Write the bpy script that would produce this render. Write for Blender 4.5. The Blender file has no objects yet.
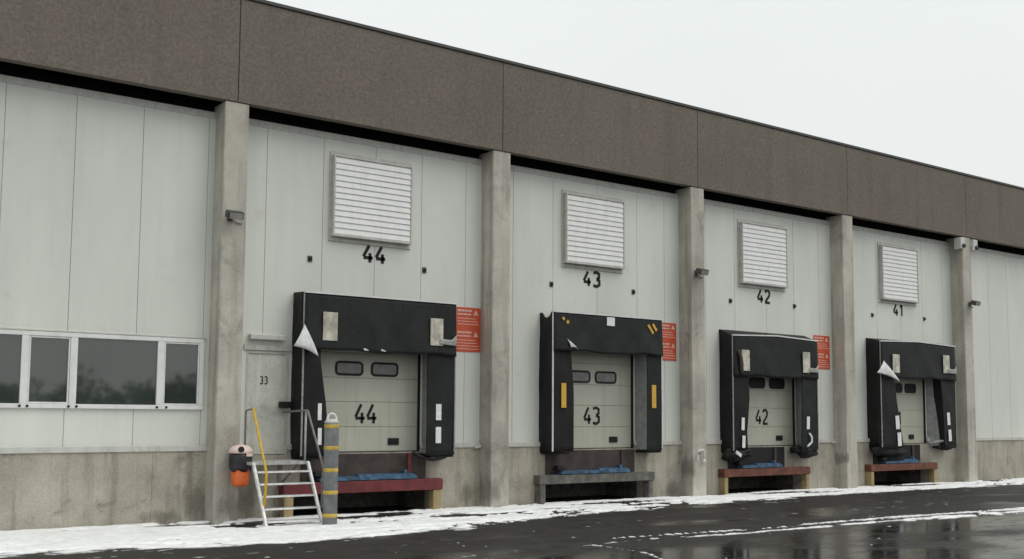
import bpy, bmesh, math, random
import numpy as np
from mathutils import Vector, Matrix
random.seed(7)
scene = bpy.context.scene
COL = scene.collection

# ------------------------------------------------------------------ helpers
class MB:
    """collects shapes (world coordinates) and links them as ONE mesh object"""
    def __init__(s): s.bm = bmesh.new()
    def box(s, x0, x1, y0, y1, z0, z1, bev=0.0, rot=None, piv=None):
        r = bmesh.ops.create_cube(s.bm, size=1.0)
        vs = r['verts']
        cx, cy, cz = (x0+x1)/2, (y0+y1)/2, (z0+z1)/2
        for v in vs:
            v.co = Vector((cx+v.co.x*(x1-x0), cy+v.co.y*(y1-y0), cz+v.co.z*(z1-z0)))
        if bev > 0:
            es = list({e for v in vs for e in v.link_edges})
            o = bmesh.ops.bevel(s.bm, geom=es, offset=bev, segments=2, affect='EDGES', profile=.5, clamp_overlap=True)
            vs = list({v for f in o['faces'] for v in f.verts} | {v for v in vs if v.is_valid})
        if rot is not None:
            p = Vector(piv) if piv else Vector((cx, cy, cz))
            for v in vs: v.co = p + rot @ (v.co - p)
        return s
    def hexa(s, pts, flip=False):
        """8 points: bottom ring 4, top ring 4"""
        v = [s.bm.verts.new(p) for p in pts]
        for f in ((3,2,1,0),(4,5,6,7),(0,1,5,4),(1,2,6,5),(2,3,7,6),(3,0,4,7)):
            s.bm.faces.new([v[i] for i in f])
        return s
    def cyl(s, p0, p1, r0, r1=None, n=20, caps=True):
        r1 = r0 if r1 is None else r1
        p0, p1 = Vector(p0), Vector(p1)
        d = (p1-p0).normalized()
        a = d.orthogonal().normalized(); b = d.cross(a)
        A, B = [], []
        for i in range(n):
            t = 2*math.pi*i/n; q = a*math.cos(t)+b*math.sin(t)
            A.append(s.bm.verts.new(p0+q*r0)); B.append(s.bm.verts.new(p1+q*r1))
        for i in range(n):
            j = (i+1) % n
            s.bm.faces.new((A[i], A[j], B[j], B[i])).smooth = True
        if caps:
            s.bm.faces.new(A[::-1]); s.bm.faces.new(B)
        return s
    def tube(s, pts, r, n=10):
        """round tube along a polyline with mitred rings"""
        pts = [Vector(p) for p in pts]; rings = []
        up = None
        for i, p in enumerate(pts):
            d = ((pts[i]-pts[i-1]) if i > 0 else (pts[1]-pts[0])).normalized()
            e = ((pts[i+1]-pts[i]) if i < len(pts)-1 else d).normalized()
            t = (d+e).normalized()
            if up is None: up = t.orthogonal().normalized()
            a = (up - t*up.dot(t)).normalized(); b = t.cross(a); up = a
            rings.append([s.bm.verts.new(p + (a*math.cos(2*math.pi*k/n)+b*math.sin(2*math.pi*k/n))*r) for k in range(n)])
        for A, B in zip(rings, rings[1:]):
            for k in range(n):
                j = (k+1) % n
                s.bm.faces.new((A[k], A[j], B[j], B[k])).smooth = True
        s.bm.faces.new(rings[0][::-1]); s.bm.faces.new(rings[-1])
        return s
    def lathe(s, c, prof, n=28):
        """prof: (radius, z) from bottom to top about a vertical axis at c"""
        rings = [[s.bm.verts.new((c[0]+r*math.cos(2*math.pi*k/n), c[1]+r*math.sin(2*math.pi*k/n), c[2]+z)) for k in range(n)] for r, z in prof]
        for A, B in zip(rings, rings[1:]):
            for k in range(n):
                j = (k+1) % n
                s.bm.faces.new((A[k], A[j], B[j], B[k])).smooth = True
        s.bm.faces.new(rings[0][::-1]); s.bm.faces.new(rings[-1])
        return s
    def sheet(s, grid, t, smooth=True):
        """grid[i][j] of points -> a cloth-like sheet, thickness t along +Y (to the back)"""
        R, Cn = len(grid), len(grid[0])
        F = [[s.bm.verts.new(p) for p in row] for row in grid]
        Bk = [[s.bm.verts.new((p[0], p[1]+t, p[2])) for p in row] for row in grid]
        def q(a, b, c, d, sm=smooth):
            f = s.bm.faces.new((a, b, c, d)); f.smooth = sm
        for i in range(R-1):
            for j in range(Cn-1):
                q(F[i][j], F[i][j+1], F[i+1][j+1], F[i+1][j])
                q(Bk[i][j], Bk[i+1][j], Bk[i+1][j+1], Bk[i][j+1])
        for i in range(R-1):
            q(F[i][0], F[i+1][0], Bk[i+1][0], Bk[i][0], False); q(F[i][-1], Bk[i][-1], Bk[i+1][-1], F[i+1][-1], False)
        for j in range(Cn-1):
            q(F[0][j], Bk[0][j], Bk[0][j+1], F[0][j+1], False); q(F[-1][j], F[-1][j+1], Bk[-1][j+1], Bk[-1][j], False)
        return s
    def prism(s, poly, y0, y1):
        """polygon of (x, z), extruded from y0 (front) to y1 (back)"""
        A = [s.bm.verts.new((x, y0, z)) for x, z in poly]; B = [s.bm.verts.new((x, y1, z)) for x, z in poly]
        n = len(poly)
        s.bm.faces.new(A); s.bm.faces.new(B[::-1])
        for i in range(n): s.bm.faces.new((A[i], B[i], B[(i+1) % n], A[(i+1) % n]))
        return s
    def holes(s, x0, x1, z0, z1, y0, y1, hs):
        """a slab with rectangular holes (x0,x1,z0,z1)"""
        xs = sorted({x0, x1} | {min(max(v, x0), x1) for h in hs for v in h[:2]})
        for a, b in zip(xs, xs[1:]):
            if b-a < 1e-5: continue
            m = (a+b)/2
            zz = [(z0, z1)]
            for h in hs:
                if h[0] < m < h[1]:
                    nz = []
                    for p, q in zz:
                        if h[3] <= p or h[2] >= q: nz.append((p, q)); continue
                        if h[2] > p: nz.append((p, h[2]))
                        if h[3] < q: nz.append((h[3], q))
                    zz = nz
            for p, q in zz: s.box(a, b, y0, y1, p, q)
        return s
    def build(s, name, mat, parent=None):
        bmesh.ops.recalc_face_normals(s.bm, faces=s.bm.faces[:])
        org = worldloc(parent)
        if org.length > 0:
            for v in s.bm.verts: v.co -= org
        me = bpy.data.meshes.new(name); s.bm.to_mesh(me); s.bm.free()
        me.materials.append(mat)
        o = bpy.data.objects.new(name, me); COL.objects.link(o)
        if parent is not None: o.parent = parent
        return o
def worldloc(o):
    v = Vector((0, 0, 0))
    while o is not None:
        v += o.location; o = o.parent
    return v
def tag(o, label=None, cat=None, group=None, kind=None):
    if label: o['label'] = label
    if cat: o['category'] = cat
    if group: o['group'] = group
    if kind: o['kind'] = kind
    return o
def thing(name, loc, label, cat, group=None):
    o = bpy.data.objects.new(name, None); COL.objects.link(o); o.location = loc
    o.empty_display_size = .2
    return tag(o, label, cat, group, 'thing')
def rotx(d): return Matrix.Rotation(math.radians(d), 3, 'X')
def roty(d): return Matrix.Rotation(math.radians(d), 3, 'Y')
def rotz(d): return Matrix.Rotation(math.radians(d), 3, 'Z')

# ------------------------------------------------------------------ materials
def new_mat(name):
    m = bpy.data.materials.new(name); m.use_nodes = True
    nt = m.node_tree; nt.nodes.clear()
    out = nt.nodes.new('ShaderNodeOutputMaterial'); b = nt.nodes.new('ShaderNodeBsdfPrincipled')
    nt.links.new(b.outputs[0], out.inputs[0])
    return m, nt, b
def tc(nt, scale=(1, 1, 1)):
    t = nt.nodes.new('ShaderNodeNewGeometry'); mp = nt.nodes.new('ShaderNodeMapping')
    nt.links.new(t.outputs['Position'], mp.inputs[0]); mp.inputs['Scale'].default_value = scale
    return mp.outputs[0]
def noise(nt, vec, scale, detail=4, rough=.55, dist=0.0):
    n = nt.nodes.new('ShaderNodeTexNoise'); n.inputs['Scale'].default_value = scale
    n.inputs['Detail'].default_value = detail; n.inputs['Roughness'].default_value = rough
    n.inputs['Distortion'].default_value = dist
    nt.links.new(vec, n.inputs['Vector']); return n.outputs['Fac']
def ramp(nt, fac, stops):
    r = nt.nodes.new('ShaderNodeValToRGB'); e = r.color_ramp.elements
    while len(e) < len(stops): e.new(.5)
    for k, (p, c) in enumerate(stops):
        e[k].position = p; e[k].color = (*c, 1) if isinstance(c, tuple) else (c, c, c, 1)
    nt.links.new(fac, r.inputs[0]); return r.outputs[0]
def mix(nt, fac, a, b, mode='MIX'):
    m = nt.nodes.new('ShaderNodeMix'); m.data_type = 'RGBA'; m.blend_type = mode
    for i, v in ((0, fac), (6, a), (7, b)):
        if isinstance(v, (int, float)): m.inputs[i].default_value = v
        elif isinstance(v, tuple): m.inputs[i].default_value = (*v, 1)
        else: nt.links.new(v, m.inputs[i])
    return m.outputs[2]
def math_(nt, op, a, b):
    m = nt.nodes.new('ShaderNodeMath'); m.operation = op
    for i, v in ((0, a), (1, b)):
        if isinstance(v, (int, float)): m.inputs[i].default_value = v
        else: nt.links.new(v, m.inputs[i])
    return m.outputs[0]
def bump(nt, b, h, strength, dist=.01):
    n = nt.nodes.new('ShaderNodeBump'); n.inputs['Strength'].default_value = strength
    n.inputs['Distance'].default_value = dist
    nt.links.new(h, n.inputs['Height']); nt.links.new(n.outputs[0], b.inputs['Normal'])

def simple(name, col, rough=.5, metal=0.0, var=.15, scale=6., spec=.5, bmp=0.0, streak=0.0):
    """one colour with mottled wear, optional rain streaks"""
    m, nt, b = new_mat(name)
    v = tc(nt)
    f = noise(nt, v, scale, 5)
    lo = tuple(c*(1-var) for c in col); hi = tuple(min(1, c*(1+var)) for c in col)
    c = ramp(nt, f, [(.3, lo), (.7, hi)])
    if streak:
        s = noise(nt, tc(nt, (9, 9, .5)), 1.0, 5)
        c = mix(nt, math_(nt, 'MULTIPLY', ramp(nt, s, [(.52, 0.), (.75, 1.)]), streak), c, tuple(x*.45 for x in col))
    nt.links.new(c, b.inputs['Base Color'])
    b.inputs['Roughness'].default_value = rough; b.inputs['Metallic'].default_value = metal
    b.inputs['Specular IOR Level'].default_value = spec
    if bmp: bump(nt, b, noise(nt, v, 60, 4), bmp, .004)
    return m

def concrete(name, col, stain=(.07, .062, .05), warm=(.42, .37, .30), stain_amt=.55, streak_amt=.5, stains=()):
    m, nt, b = new_mat(name); v = tc(nt)
    big = noise(nt, v, .9, 6, .6, .3); mid = noise(nt, v, 5.5, 6, .65); fine = noise(nt, v, 55, 3)
    c = ramp(nt, big, [(.3, tuple(x*.68 for x in col)), (.52, col), (.72, tuple(x*1.2 for x in col))])
    c = mix(nt, math_(nt, 'MULTIPLY', ramp(nt, mid, [(.45, 0.), (.8, 1.)]), .5), c, warm)
    st = noise(nt, tc(nt, (5, 5, .35)), 1.0, 6, .6)
    c = mix(nt, math_(nt, 'MULTIPLY', ramp(nt, st, [(.5, 0.), (.72, 1.)]), streak_amt), c, tuple(x*.5 for x in col))
    for (cx, cz, rx, rz) in stains:
        d = nt.nodes.new('ShaderNodeVectorMath'); d.operation = 'DISTANCE'
        nt.links.new(tc(nt, (1/rx, 0, 1/rz)), d.inputs[0]); d.inputs[1].default_value = (cx/rx, 0, cz/rz)
        e = math_(nt, 'ADD', d.outputs['Value'], math_(nt, 'MULTIPLY', math_(nt, 'SUBTRACT', noise(nt, tc(nt, (4, 4, 1.8)), 1.0, 6, .7), .5), 2.6))
        c = mix(nt, ramp(nt, e, [(.35, .55), (1.0, 0.)]), c, (.085, .080, .060))
    sp = noise(nt, v, 1.35, 7, .7, .6)
    c = mix(nt, math_(nt, 'MULTIPLY', ramp(nt, sp, [(.56, 0.), (.70, 1.)]), stain_amt), c, stain)
    c = mix(nt, .18, c, ramp(nt, fine, [(.35, 0.05), (.65, .8)]), 'OVERLAY')
    nt.links.new(c, b.inputs['Base Color'])
    b.inputs['Roughness'].default_value = .88; b.inputs['Specular IOR Level'].default_value = .3
    bump(nt, b, mix(nt, .5, mid, fine), .35, .006)
    return m

def aggregate(name):
    m, nt, b = new_mat(name); v = tc(nt)
    vo = nt.nodes.new('ShaderNodeTexVoronoi'); vo.inputs['Scale'].default_value = 38
    nt.links.new(v, vo.inputs['Vector'])
    fine = noise(nt, v, 30, 5, .75); big = noise(nt, v, .55, 5); mid = noise(nt, v, 4, 5)
    c = ramp(nt, fine, [(.28, (.105, .094, .080)), (.5, (.170, .152, .130)), (.72, (.255, .232, .200))])
    sep = nt.nodes.new('ShaderNodeSeparateColor'); nt.links.new(vo.outputs['Color'], sep.inputs[0])
    c = mix(nt, .4, c, ramp(nt, sep.outputs[0], [(0., (.10, .088, .075)), (.6, (.17, .15, .128)), (1., (.26, .24, .21))]))
    c = mix(nt, .6, c, ramp(nt, big, [(.3, (.40, .37, .34)), (.7, (.58, .565, .55))]), 'OVERLAY')
    gr = noise(nt, v, 13, 4, .7)
    c = mix(nt, .32, c, ramp(nt, gr, [(.36, (.095, .085, .070)), (.5, (.185, .165, .14)), (.64, (.31, .285, .25))]))
    bl = noise(nt, v, 1.6, 6, .7, .5)
    c = mix(nt, .55, c, mix(nt, .5, c, ramp(nt, bl, [(.40, (.155, .155, .118)), (.60, (.21, .165, .145))]), 'MIX'))
    st = noise(nt, tc(nt, (3, 3, .3)), 1.0, 6, .6)
    c = mix(nt, math_(nt, 'MULTIPLY', ramp(nt, st, [(.5, 0.), (.75, 1.)]), .4), c, (.11, .105, .085))
    nt.links.new(c, b.inputs['Base Color']); b.inputs['Roughness'].default_value = .92
    b.inputs['Specular IOR Level'].default_value = .2
    bump(nt, b, mix(nt, .5, fine, vo.outputs['Distance']), .6, .012)
    return m

def panel_mat(name, col):
    m, nt, b = new_mat(name); v = tc(nt)
    big = noise(nt, tc(nt, (.8, .8, .25)), 1.0, 5, .6)
    c = ramp(nt, big, [(.3, tuple(x*.90 for x in col)), (.7, tuple(x*1.05 for x in col))])
    st = noise(nt, tc(nt, (6, 6, .22)), 1.0, 6, .65)
    c = mix(nt, math_(nt, 'MULTIPLY', ramp(nt, st, [(.52, 0.), (.80, 1.)]), .15), c, (.40, .40, .34))
    sp = noise(nt, v, 2.2, 7, .72)
    c = mix(nt, math_(nt, 'MULTIPLY', ramp(nt, sp, [(.58, 0.), (.75, 1.)]), .22), c, (.30, .29, .24))
    nt.links.new(c, b.inputs['Base Color']); b.inputs['Roughness'].default_value = .5
    b.inputs['Specular IOR Level'].default_value = .35
    bump(nt, b, noise(nt, v, 3.0, 3), .06, .02)
    return m

M = {}
M['panel'] = panel_mat('panel_paint', (.672, .690, .635))
M['joint'] = simple('joint_sealant', (.42, .425, .39), .8)
M['concrete'] = concrete('column_concrete', (.49, .47, .41), stain_amt=.38, streak_amt=.7, stains=((.12, .25, .3, .35), (5.9, .35, .25, .4), (11.95, .7, .15, .3), (18.12, .85, .09, .2)))
M['base'] = concrete('plinth_concrete', (.40, .375, .315), stain_amt=.55, streak_amt=.75, stains=((-.42, .42, .38, .5), (-1.0, .12, .5, .15), (.55, .3, .35, .4), (5.6, .3, .3, .4), (11.7, .2, .3, .25)))
M['fascia'] = aggregate('washed_aggregate')
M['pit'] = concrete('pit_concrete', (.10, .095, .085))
M['dark'] = simple('dark_void', (.012, .012, .012), .9, spec=.1)
M['coping'] = simple('coping_metal', (.05, .048, .045), .5)
M['trim'] = simple('light_flashing', (.52, .52, .48), .5, var=.1, streak=.4)
M['frame'] = simple('window_frame_paint', (.72, .73, .71), .4, var=.06, streak=.25)
M['louvre'] = simple('louvre_metal', (.77, .775, .76), .45, var=.05, streak=.2)
M['louvre_frame'] = simple('louvre_frame_metal', (.50, .50, .46), .5, streak=.4)
M['fabric'] = simple('black_shelter_fabric', (.009, .010, .0095), .62, var=.4, scale=2.2, spec=.25, bmp=.15)
M['fabric_front'] = simple('black_curtain_fabric', (.012, .0145, .0135), .58, var=.4, scale=1.6, spec=.27, bmp=.12)
def fabric_mat(name, col, rough, spec):
    m, nt, b = new_mat(name); v = tc(nt)
    f = noise(nt, v, 1.8, 5, .6)
    c = ramp(nt, f, [(.3, tuple(x*.6 for x in col)), (.7, tuple(x*1.45 for x in col))])
    sc = noise(nt, tc(nt, (2.2, 2.2, 7)), 1.0, 8, .75, .8)          # scuffs and dried road dirt
    c = mix(nt, math_(nt, 'MULTIPLY', ramp(nt, sc, [(.60, 0.), (.74, 1.)]), .45), c, (.075, .073, .066))
    dr = noise(nt, tc(nt, (14, 14, .8)), 1.0, 5, .6)
    c = mix(nt, math_(nt, 'MULTIPLY', ramp(nt, dr, [(.58, 0.), (.72, 1.)]), .25), c, (.06, .06, .055))
    nt.links.new(c, b.inputs['Base Color']); b.inputs['Roughness'].default_value = rough; b.inputs['Specular IOR Level'].default_value = spec
    cr = noise(nt, tc(nt, (3, 3, 1.2)), 1.0, 5, .6, 1.2)
    bump(nt, b, cr, .35, .035)
    return m
M['fabric'] = fabric_mat('black_shelter_fabric', (.009, .010, .0095), .62, .25)
M['fabric_front'] = fabric_mat('black_curtain_fabric', (.012, .0145, .0135), .58, .27)
M['lining'] = simple('grey_lining', (.25, .26, .25), .6, var=.2, streak=.5)
M['alu_dull'] = simple('dull_aluminium_edge', (.27, .27, .265), .5, var=.3, scale=9, streak=.5)
M['alu'] = simple('aluminium_edge', (.66, .66, .65), .45, metal=.0, var=.12)
M['white_fabric'] = simple('white_flap_fabric', (.66, .665, .66), .6, var=.2, scale=7, streak=.35, bmp=.5)
M['patch'] = simple('yellowed_clear_sheet', (.50, .48, .40), .35, var=.45, scale=5, streak=.85)
M['greypatch'] = simple('grey_sheet', (.33, .33, .31), .45, var=.3, scale=9)
M['white_mark'] = simple('white_guide_tape', (.74, .75, .74), .5, var=.12, scale=14)
M['yellow_mark'] = simple('yellow_guide_tape', (.62, .36, .05), .5, var=.15, scale=14)
M['door'] = simple('dock_door_paint', (.43, .43, .36), .45, var=.08, scale=1.2, streak=.25)
M['door_line'] = simple('door_seam', (.20, .20, .17), .7)
M['rubber'] = simple('black_rubber', (.012, .012, .012), .6, spec=.3)
M['smoke'] = simple('smoked_acrylic', (.15, .155, .145), .2, var=.25, spec=.6)
M['ink'] = simple('black_stencil_paint', (.012, .012, .012), .6, var=.3, scale=20, spec=.3)
M['person_door'] = concrete('scuffed_door_paint', (.60, .605, .54), stain=(.26, .25, .21), warm=(.46, .46, .40), stain_amt=.6, streak_amt=.5)
M['red'] = simple('dull_red_paint', (.15, .023, .026), .55, var=.35, scale=5, streak=.5)
M['rust'] = simple('rusty_red_paint', (.14, .048, .030), .7, var=.4, scale=5, streak=.5)
M['yellow_post'] = concrete('worn_yellow_paint', (.36, .28, .15), stain=(.10, .085, .06), warm=(.40, .30, .14), stain_amt=.7)
M['brown'] = simple('brown_steel', (.045, .033, .028), .7, var=.4, scale=4, streak=.4)
M['grey_beam'] = concrete('grey_kerb_concrete', (.12, .12, .11), stain_amt=.4)
M['blue'] = simple('blue_paint', (.045, .105, .185), .55, var=.7, scale=9, streak=.7)
M['steel_white'] = simple('galvanised_white', (.74, .75, .74), .5, var=.2, scale=12, streak=.3)
M['tread'] = simple('grating_steel', (.42, .42, .40), .6, var=.3, scale=20)
M['yellow_rail'] = simple('yellow_rail_paint', (.62, .38, .03), .45, var=.15, scale=9, streak=.3)
M['grey_rail'] = simple('grey_rail_steel', (.20, .18, .18), .5, var=.3, scale=9)
M['post_grey'] = simple('post_grey_paint', (.19, .198, .205), .6, var=.25, scale=6, streak=.5)
M['post_band'] = simple('post_yellow_band', (.54, .38, .06), .5, var=.2, scale=10, streak=.4)
M['orange'] = simple('orange_plastic', (.72, .14, .025), .4, var=.1, scale=8)
M['pale_pink'] = simple('pale_pink_plastic', (.76, .60, .53), .45, var=.12, scale=10)
M['black_bag'] = simple('dark_bin_bag', (.022, .022, .027), .35, var=.4, scale=14, bmp=.4)
M['sign_red'] = simple('sign_red_enamel', (.58, .085, .035), .4, var=.12, scale=3, streak=.15)
M['sign_white'] = simple('sign_lettering', (.68, .46, .38), .5, var=.15, scale=30)
M['lamp_grey'] = simple('lamp_housing', (.06, .06, .055), .5, var=.3, scale=12)
M['lamp_glass'] = simple('lamp_glass', (.28, .28, .26), .15, spec=.6)
M['lamp_white'] = simple('white_housing', (.56, .56, .53), .5, var=.08)
M['tree'] = simple('bare_tree_bark', (.05, .045, .035), .9)

def glass_mat():
    m, nt, b = new_mat('dark_window_glass'); v = tc(nt)
    f = noise(nt, v, 1.1, 3)
    nt.links.new(ramp(nt, f, [(.3, (.026, .036, .031)), (.7, (.044, .056, .049))]), b.inputs['Base Color'])
    b.inputs['Roughness'].default_value = .032; b.inputs['IOR'].default_value = 1.95
    bump(nt, b, noise(nt, v, .8, 2), .015, .01)
    return m
M['glass'] = glass_mat()

def asphalt_mat():
    m, nt, b = new_mat('wet_asphalt'); v = tc(nt)
    fine = noise(nt, v, 90, 4, .7); mid = noise(nt, v, 2.2, 6, .6); big = noise(nt, v, .28, 5, .55, .4)
    c = ramp(nt, fine, [(.3, (.009, .008, .007)), (.6, (.024, .022, .019)), (.8, (.075, .070, .062))])
    c = mix(nt, .5, c, ramp(nt, mid, [(.35, (.010, .009, .009)), (.7, (.038, .036, .033))]))
    # lighter, half-dry film of slush in elongated drifts
    dr = noise(nt, tc(nt, (.35, 1.6, 1)), 1.1, 7, .68, .5)
    c = mix(nt, math_(nt, 'MULTIPLY', ramp(nt, dr, [(.55, 0.), (.78, 1.)]), .20), c, (.15, .145, .13))
    d2 = noise(nt, tc(nt, (.8, 5.5, 1)), 1.4, 8, .75, .3)
    c = mix(nt, math_(nt, 'MULTIPLY', ramp(nt, d2, [(.60, 0.), (.70, 1.)]), .38), c, (.22, .215, .20))
    nt.links.new(c, b.inputs['Base Color'])
    pud = noise(nt, tc(nt, (.22, .5, 1)), 1.0, 4, .5, .6)
    sx = nt.nodes.new('ShaderNodeSeparateXYZ'); nt.links.new(v, sx.inputs[0])
    side = nt.nodes.new('ShaderNodeMapRange'); nt.links.new(sx.outputs[1], side.inputs[0])      # the far side of the slush line lies lower and holds water
    for q, val in ((1, -6.2), (2, -7.8), (3, -.08), (4, .13)): side.inputs[q].default_value = val
    pud = math_(nt, 'ADD', pud, side.outputs[0])
    r = ramp(nt, pud, [(.44, .70), (.56, .22), (.68, .05)])
    r = mix(nt, .22, r, ramp(nt, mid, [(.35, .1), (.7, .6)]))
    r = mix(nt, ramp(nt, d2, [(.56, 0.), (.64, .8)]), r, (.7, .7, .7))
    nt.links.new(r, b.inputs['Roughness'])
    b.inputs['Specular IOR Level'].default_value = .27
    bs = ramp(nt, pud, [(.44, 1.), (.56, .06)])
    bn = nt.nodes.new('ShaderNodeBump'); bn.inputs['Distance'].default_value = .006
    nt.links.new(math_(nt, 'MULTIPLY', bs, .55), bn.inputs['Strength'])
    nt.links.new(mix(nt, .35, fine, mid), bn.inputs['Height']); nt.links.new(bn.outputs[0], b.inputs['Normal'])
    return m
M['asphalt'] = asphalt_mat()

def snow_mat():
    m, nt, b = new_mat('trodden_snow'); v = tc(nt)
    at = nt.nodes.new('ShaderNodeAttribute'); at.attribute_name = 'depth'
    f = noise(nt, v, 7, 6, .7); g = noise(nt, v, 1.5, 5)
    c = ramp(nt, f, [(.3, (.74, .75, .75)), (.6, (.92, .93, .93))])
    c = mix(nt, math_(nt, 'MULTIPLY', ramp(nt, g, [(.5, 0.), (.75, 1.)]), .35), c, (.56, .56, .55))
    c = mix(nt, ramp(nt, at.outputs['Fac'], [(.03, 1.), (.30, 0.)]), c, (.20, .20, .195))
    nt.links.new(c, b.inputs['Base Color']); b.inputs['Roughness'].default_value = .75
    b.inputs['Specular IOR Level'].default_value = .3
    bump(nt, b, f, .5, .012)
    return m
M['snow'] = snow_mat()

# ------------------------------------------------------------------ layout numbers (metres)
S = 6.11                      # column spacing
CW, CD = .236, .44            # half width, depth of a column
ZL, ZP, ZF0, ZF1 = 1.30, 7.60, 7.74, 9.73
FY = -.46
IA, IB = -3, 11               # bays built

# ------------------------------------------------------------------ stencil figures
STROKES = {
 '4': [[(.62, 1.0), (.06, .34)], [(.06, .27), (1.0, .27)], [(.72, .56), (.72, 0.0)]],
 '3': [[(.08, .93), (.5, 1.0), (.86, .90), (.86, .64), (.56, .54)], [(.50, .52), (.90, .42), (.90, .12), (.5, 0.0), (.06, .07)]],
 '2': [[(.08, .84), (.30, .99), (.66, .99), (.90, .80), (.80, .56), (.14, .10)], [(.08, .03), (.94, .03)]],
 '1': [[(.22, .78), (.58, .97)], [(.60, 1.0), (.60, 0.0)]],
}
def ribbon(mb, pts, w, y0, y1):
    pts = [Vector((p[0], p[1])) for p in pts]; L, R = [], []
    for i, p in enumerate(pts):
        d = (pts[i]-pts[i-1]).normalized() if i else (pts[1]-pts[0]).normalized()
        e = (pts[i+1]-pts[i]).normalized() if i < len(pts)-1 else d
        t = (d+e).normalized(); n = Vector((-t.y, t.x)); k = w/2/max(.5, n.dot(Vector((-d.y, d.x))))
        L.append(p+n*k); R.append(p-n*k)
    for i in range(len(pts)-1):
        mb.prism([tuple(L[i]), tuple(R[i]), tuple(R[i+1]), tuple(L[i+1])], y0, y1)
def number(txt, xc, z0, h, w, y, stroke, parent, gap=.3, name='bay_number'):
    mb = MB(); tot = len(txt)*w+(len(txt)-1)*w*gap; x = xc-tot/2
    for ch in txt:
        for st in STROKES[ch]:
            ribbon(mb, [(x+px*w, z0+pz*h) for px, pz in st], stroke, y, y+.006)
        x += w*(1+gap)
    return mb.build(name, M['ink'], parent)

# ------------------------------------------------------------------ setting: ground, snow
mb = MB(); G = 300
vs = [mb.bm.verts.new(p) for p in ((-G, -G, 0), (G, -G, 0), (G, G, 0), (-G, G, 0))]; mb.bm.faces.new(vs)
tag(mb.build('asphalt_yard', M['asphalt']), kind='structure')

rng = np.random.RandomState(3)
def vnoise(x, y, seed):
    def h(i, j):
        n = (i*374761393 + j*668265263 + seed*1442695041) & 0x7fffffff
        n = ((n ^ (n >> 13))*1274126177) & 0x7fffffff
        return ((n ^ (n >> 16)) & 0xffff)/65535.0
    xi = np.floor(x).astype(np.int64); yi = np.floor(y).astype(np.int64); fx = x-xi; fy = y-yi
    fx = fx*fx*(3-2*fx); fy = fy*fy*(3-2*fy)
    return (h(xi, yi)*(1-fx)+h(xi+1, yi)*fx)*(1-fy)+(h(xi, yi+1)*(1-fx)+h(xi+1, yi+1)*fx)*fy
def fbm(x, y, seed, o=5):
    a, t, s = .5, 0, 0
    for k in range(o):
        t = t+a*vnoise(x*2**k, y*2**k, seed+k); s += a; a *= .58
    return t/s
def smooth(t): t = np.clip(t, 0, 1); return t*t*(3-2*t)
def snow_sheet(name, xs, ys, hfun, label):
    X, Y = np.meshgrid(xs, ys, indexing='ij'); Hh = hfun(X, Y)
    vid = -np.ones(X.shape, dtype=int)
    pos = Hh > 0
    quad = pos[:-1, :-1] | pos[1:, :-1] | pos[:-1, 1:] | pos[1:, 1:]
    use = np.zeros(X.shape, bool)
    use[:-1, :-1] |= quad; use[1:, :-1] |= quad; use[:-1, 1:] |= quad; use[1:, 1:] |= quad
    vid[use] = np.arange(use.sum())
    Z = np.clip(Hh, -.012, None)
    V = np.stack([X[use], Y[use], Z[use]], 1)
    I, J = np.nonzero(quad)
    F = np.stack([vid[I, J], vid[I+1, J], vid[I+1, J+1], vid[I, J+1]], 1)
    me = bpy.data.meshes.new(name); me.from_pydata(V.tolist(), [], F.tolist()); me.materials.append(M['snow'])
    at = me.attributes.new('depth', 'FLOAT', 'POINT'); at.data.foreach_set('value', (np.clip(Z[use], 0, .06)/.04).astype(np.float32))
    me.polygons.foreach_set('use_smooth', [True]*len(me.polygons))
    o = bpy.data.objects.new(name, me); COL.objects.link(o)
    return tag(o, label, 'snow', kind='stuff')
EX = [-30, -12, -4.4, -2.4, -.3, 1.4, 4.3, 7.5, 10.4, 17, 24, 40, 80]
EY = [-3.2, -3.2, -3.34, -3.56, -4.0, -4.1, -3.3, -2.7, -2.25, -1.75, -2.2, -2.4, -2.4]
def wall_snow(X, Y):
    edge = np.interp(X, EX, EY)
    n1 = fbm(X*.9, Y*1.6, 11); n2 = fbm(X*4.5, Y*6, 23); n3 = fbm(X*.5, Y*.9, 41)
    d = (Y-edge) + (n1-.5)*1.1 + (n2-.5)*.35
    h = .040*smooth(d/.55) - .004
    # blown clear / melted spots
    h -= .05*smooth((n3*.6+n2*.4-.565)/.10)
    for (cx, cy, rx, ry, k) in ((4.25, -1.55, .75, .42, 1.), (2.8, -.75, 1.6, .40, .9), (9.4, -.7, 1.6, .42, .9), (9.9, -1.35, .6, .22, .9), (15.2, -.55, 1.5, .36, .9), (16.4, -.9, .8, .25, .9),
                                (21.4, -.5, 1.6, .34, .9), (-.75, -.55, 1.0, .30, .7), (.6, -.85, .55, .45, .8), (6.9, -1.2, .5, .25, .6)):
        q = ((X-cx)/rx)**2+((Y-cy)/ry)**2
        h -= k*.05*smooth((1.25-q + (n2-.5)*2.2)/.9)
    n4 = fbm(X*.55, Y*6.5, 57); n5 = fbm(X*.22, Y*.5, 61)
    h -= .045*smooth((n4-.585)/.07)*smooth((n5-.38)/.15)
    n6 = fbm(X*1.1, Y*2.6, 77); h -= .030*smooth((n6-.66)/.08)
    h -= .010*smooth((fbm(X*.35, Y*11, 91)-.60)/.08)
    h += (n2-.5)*.022
    wall = smooth((-.03-Y)/.10 + (n2-.5)*1.2+.2)     # ragged against the wall foot
    return h*wall - .006*(1-wall)
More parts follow.
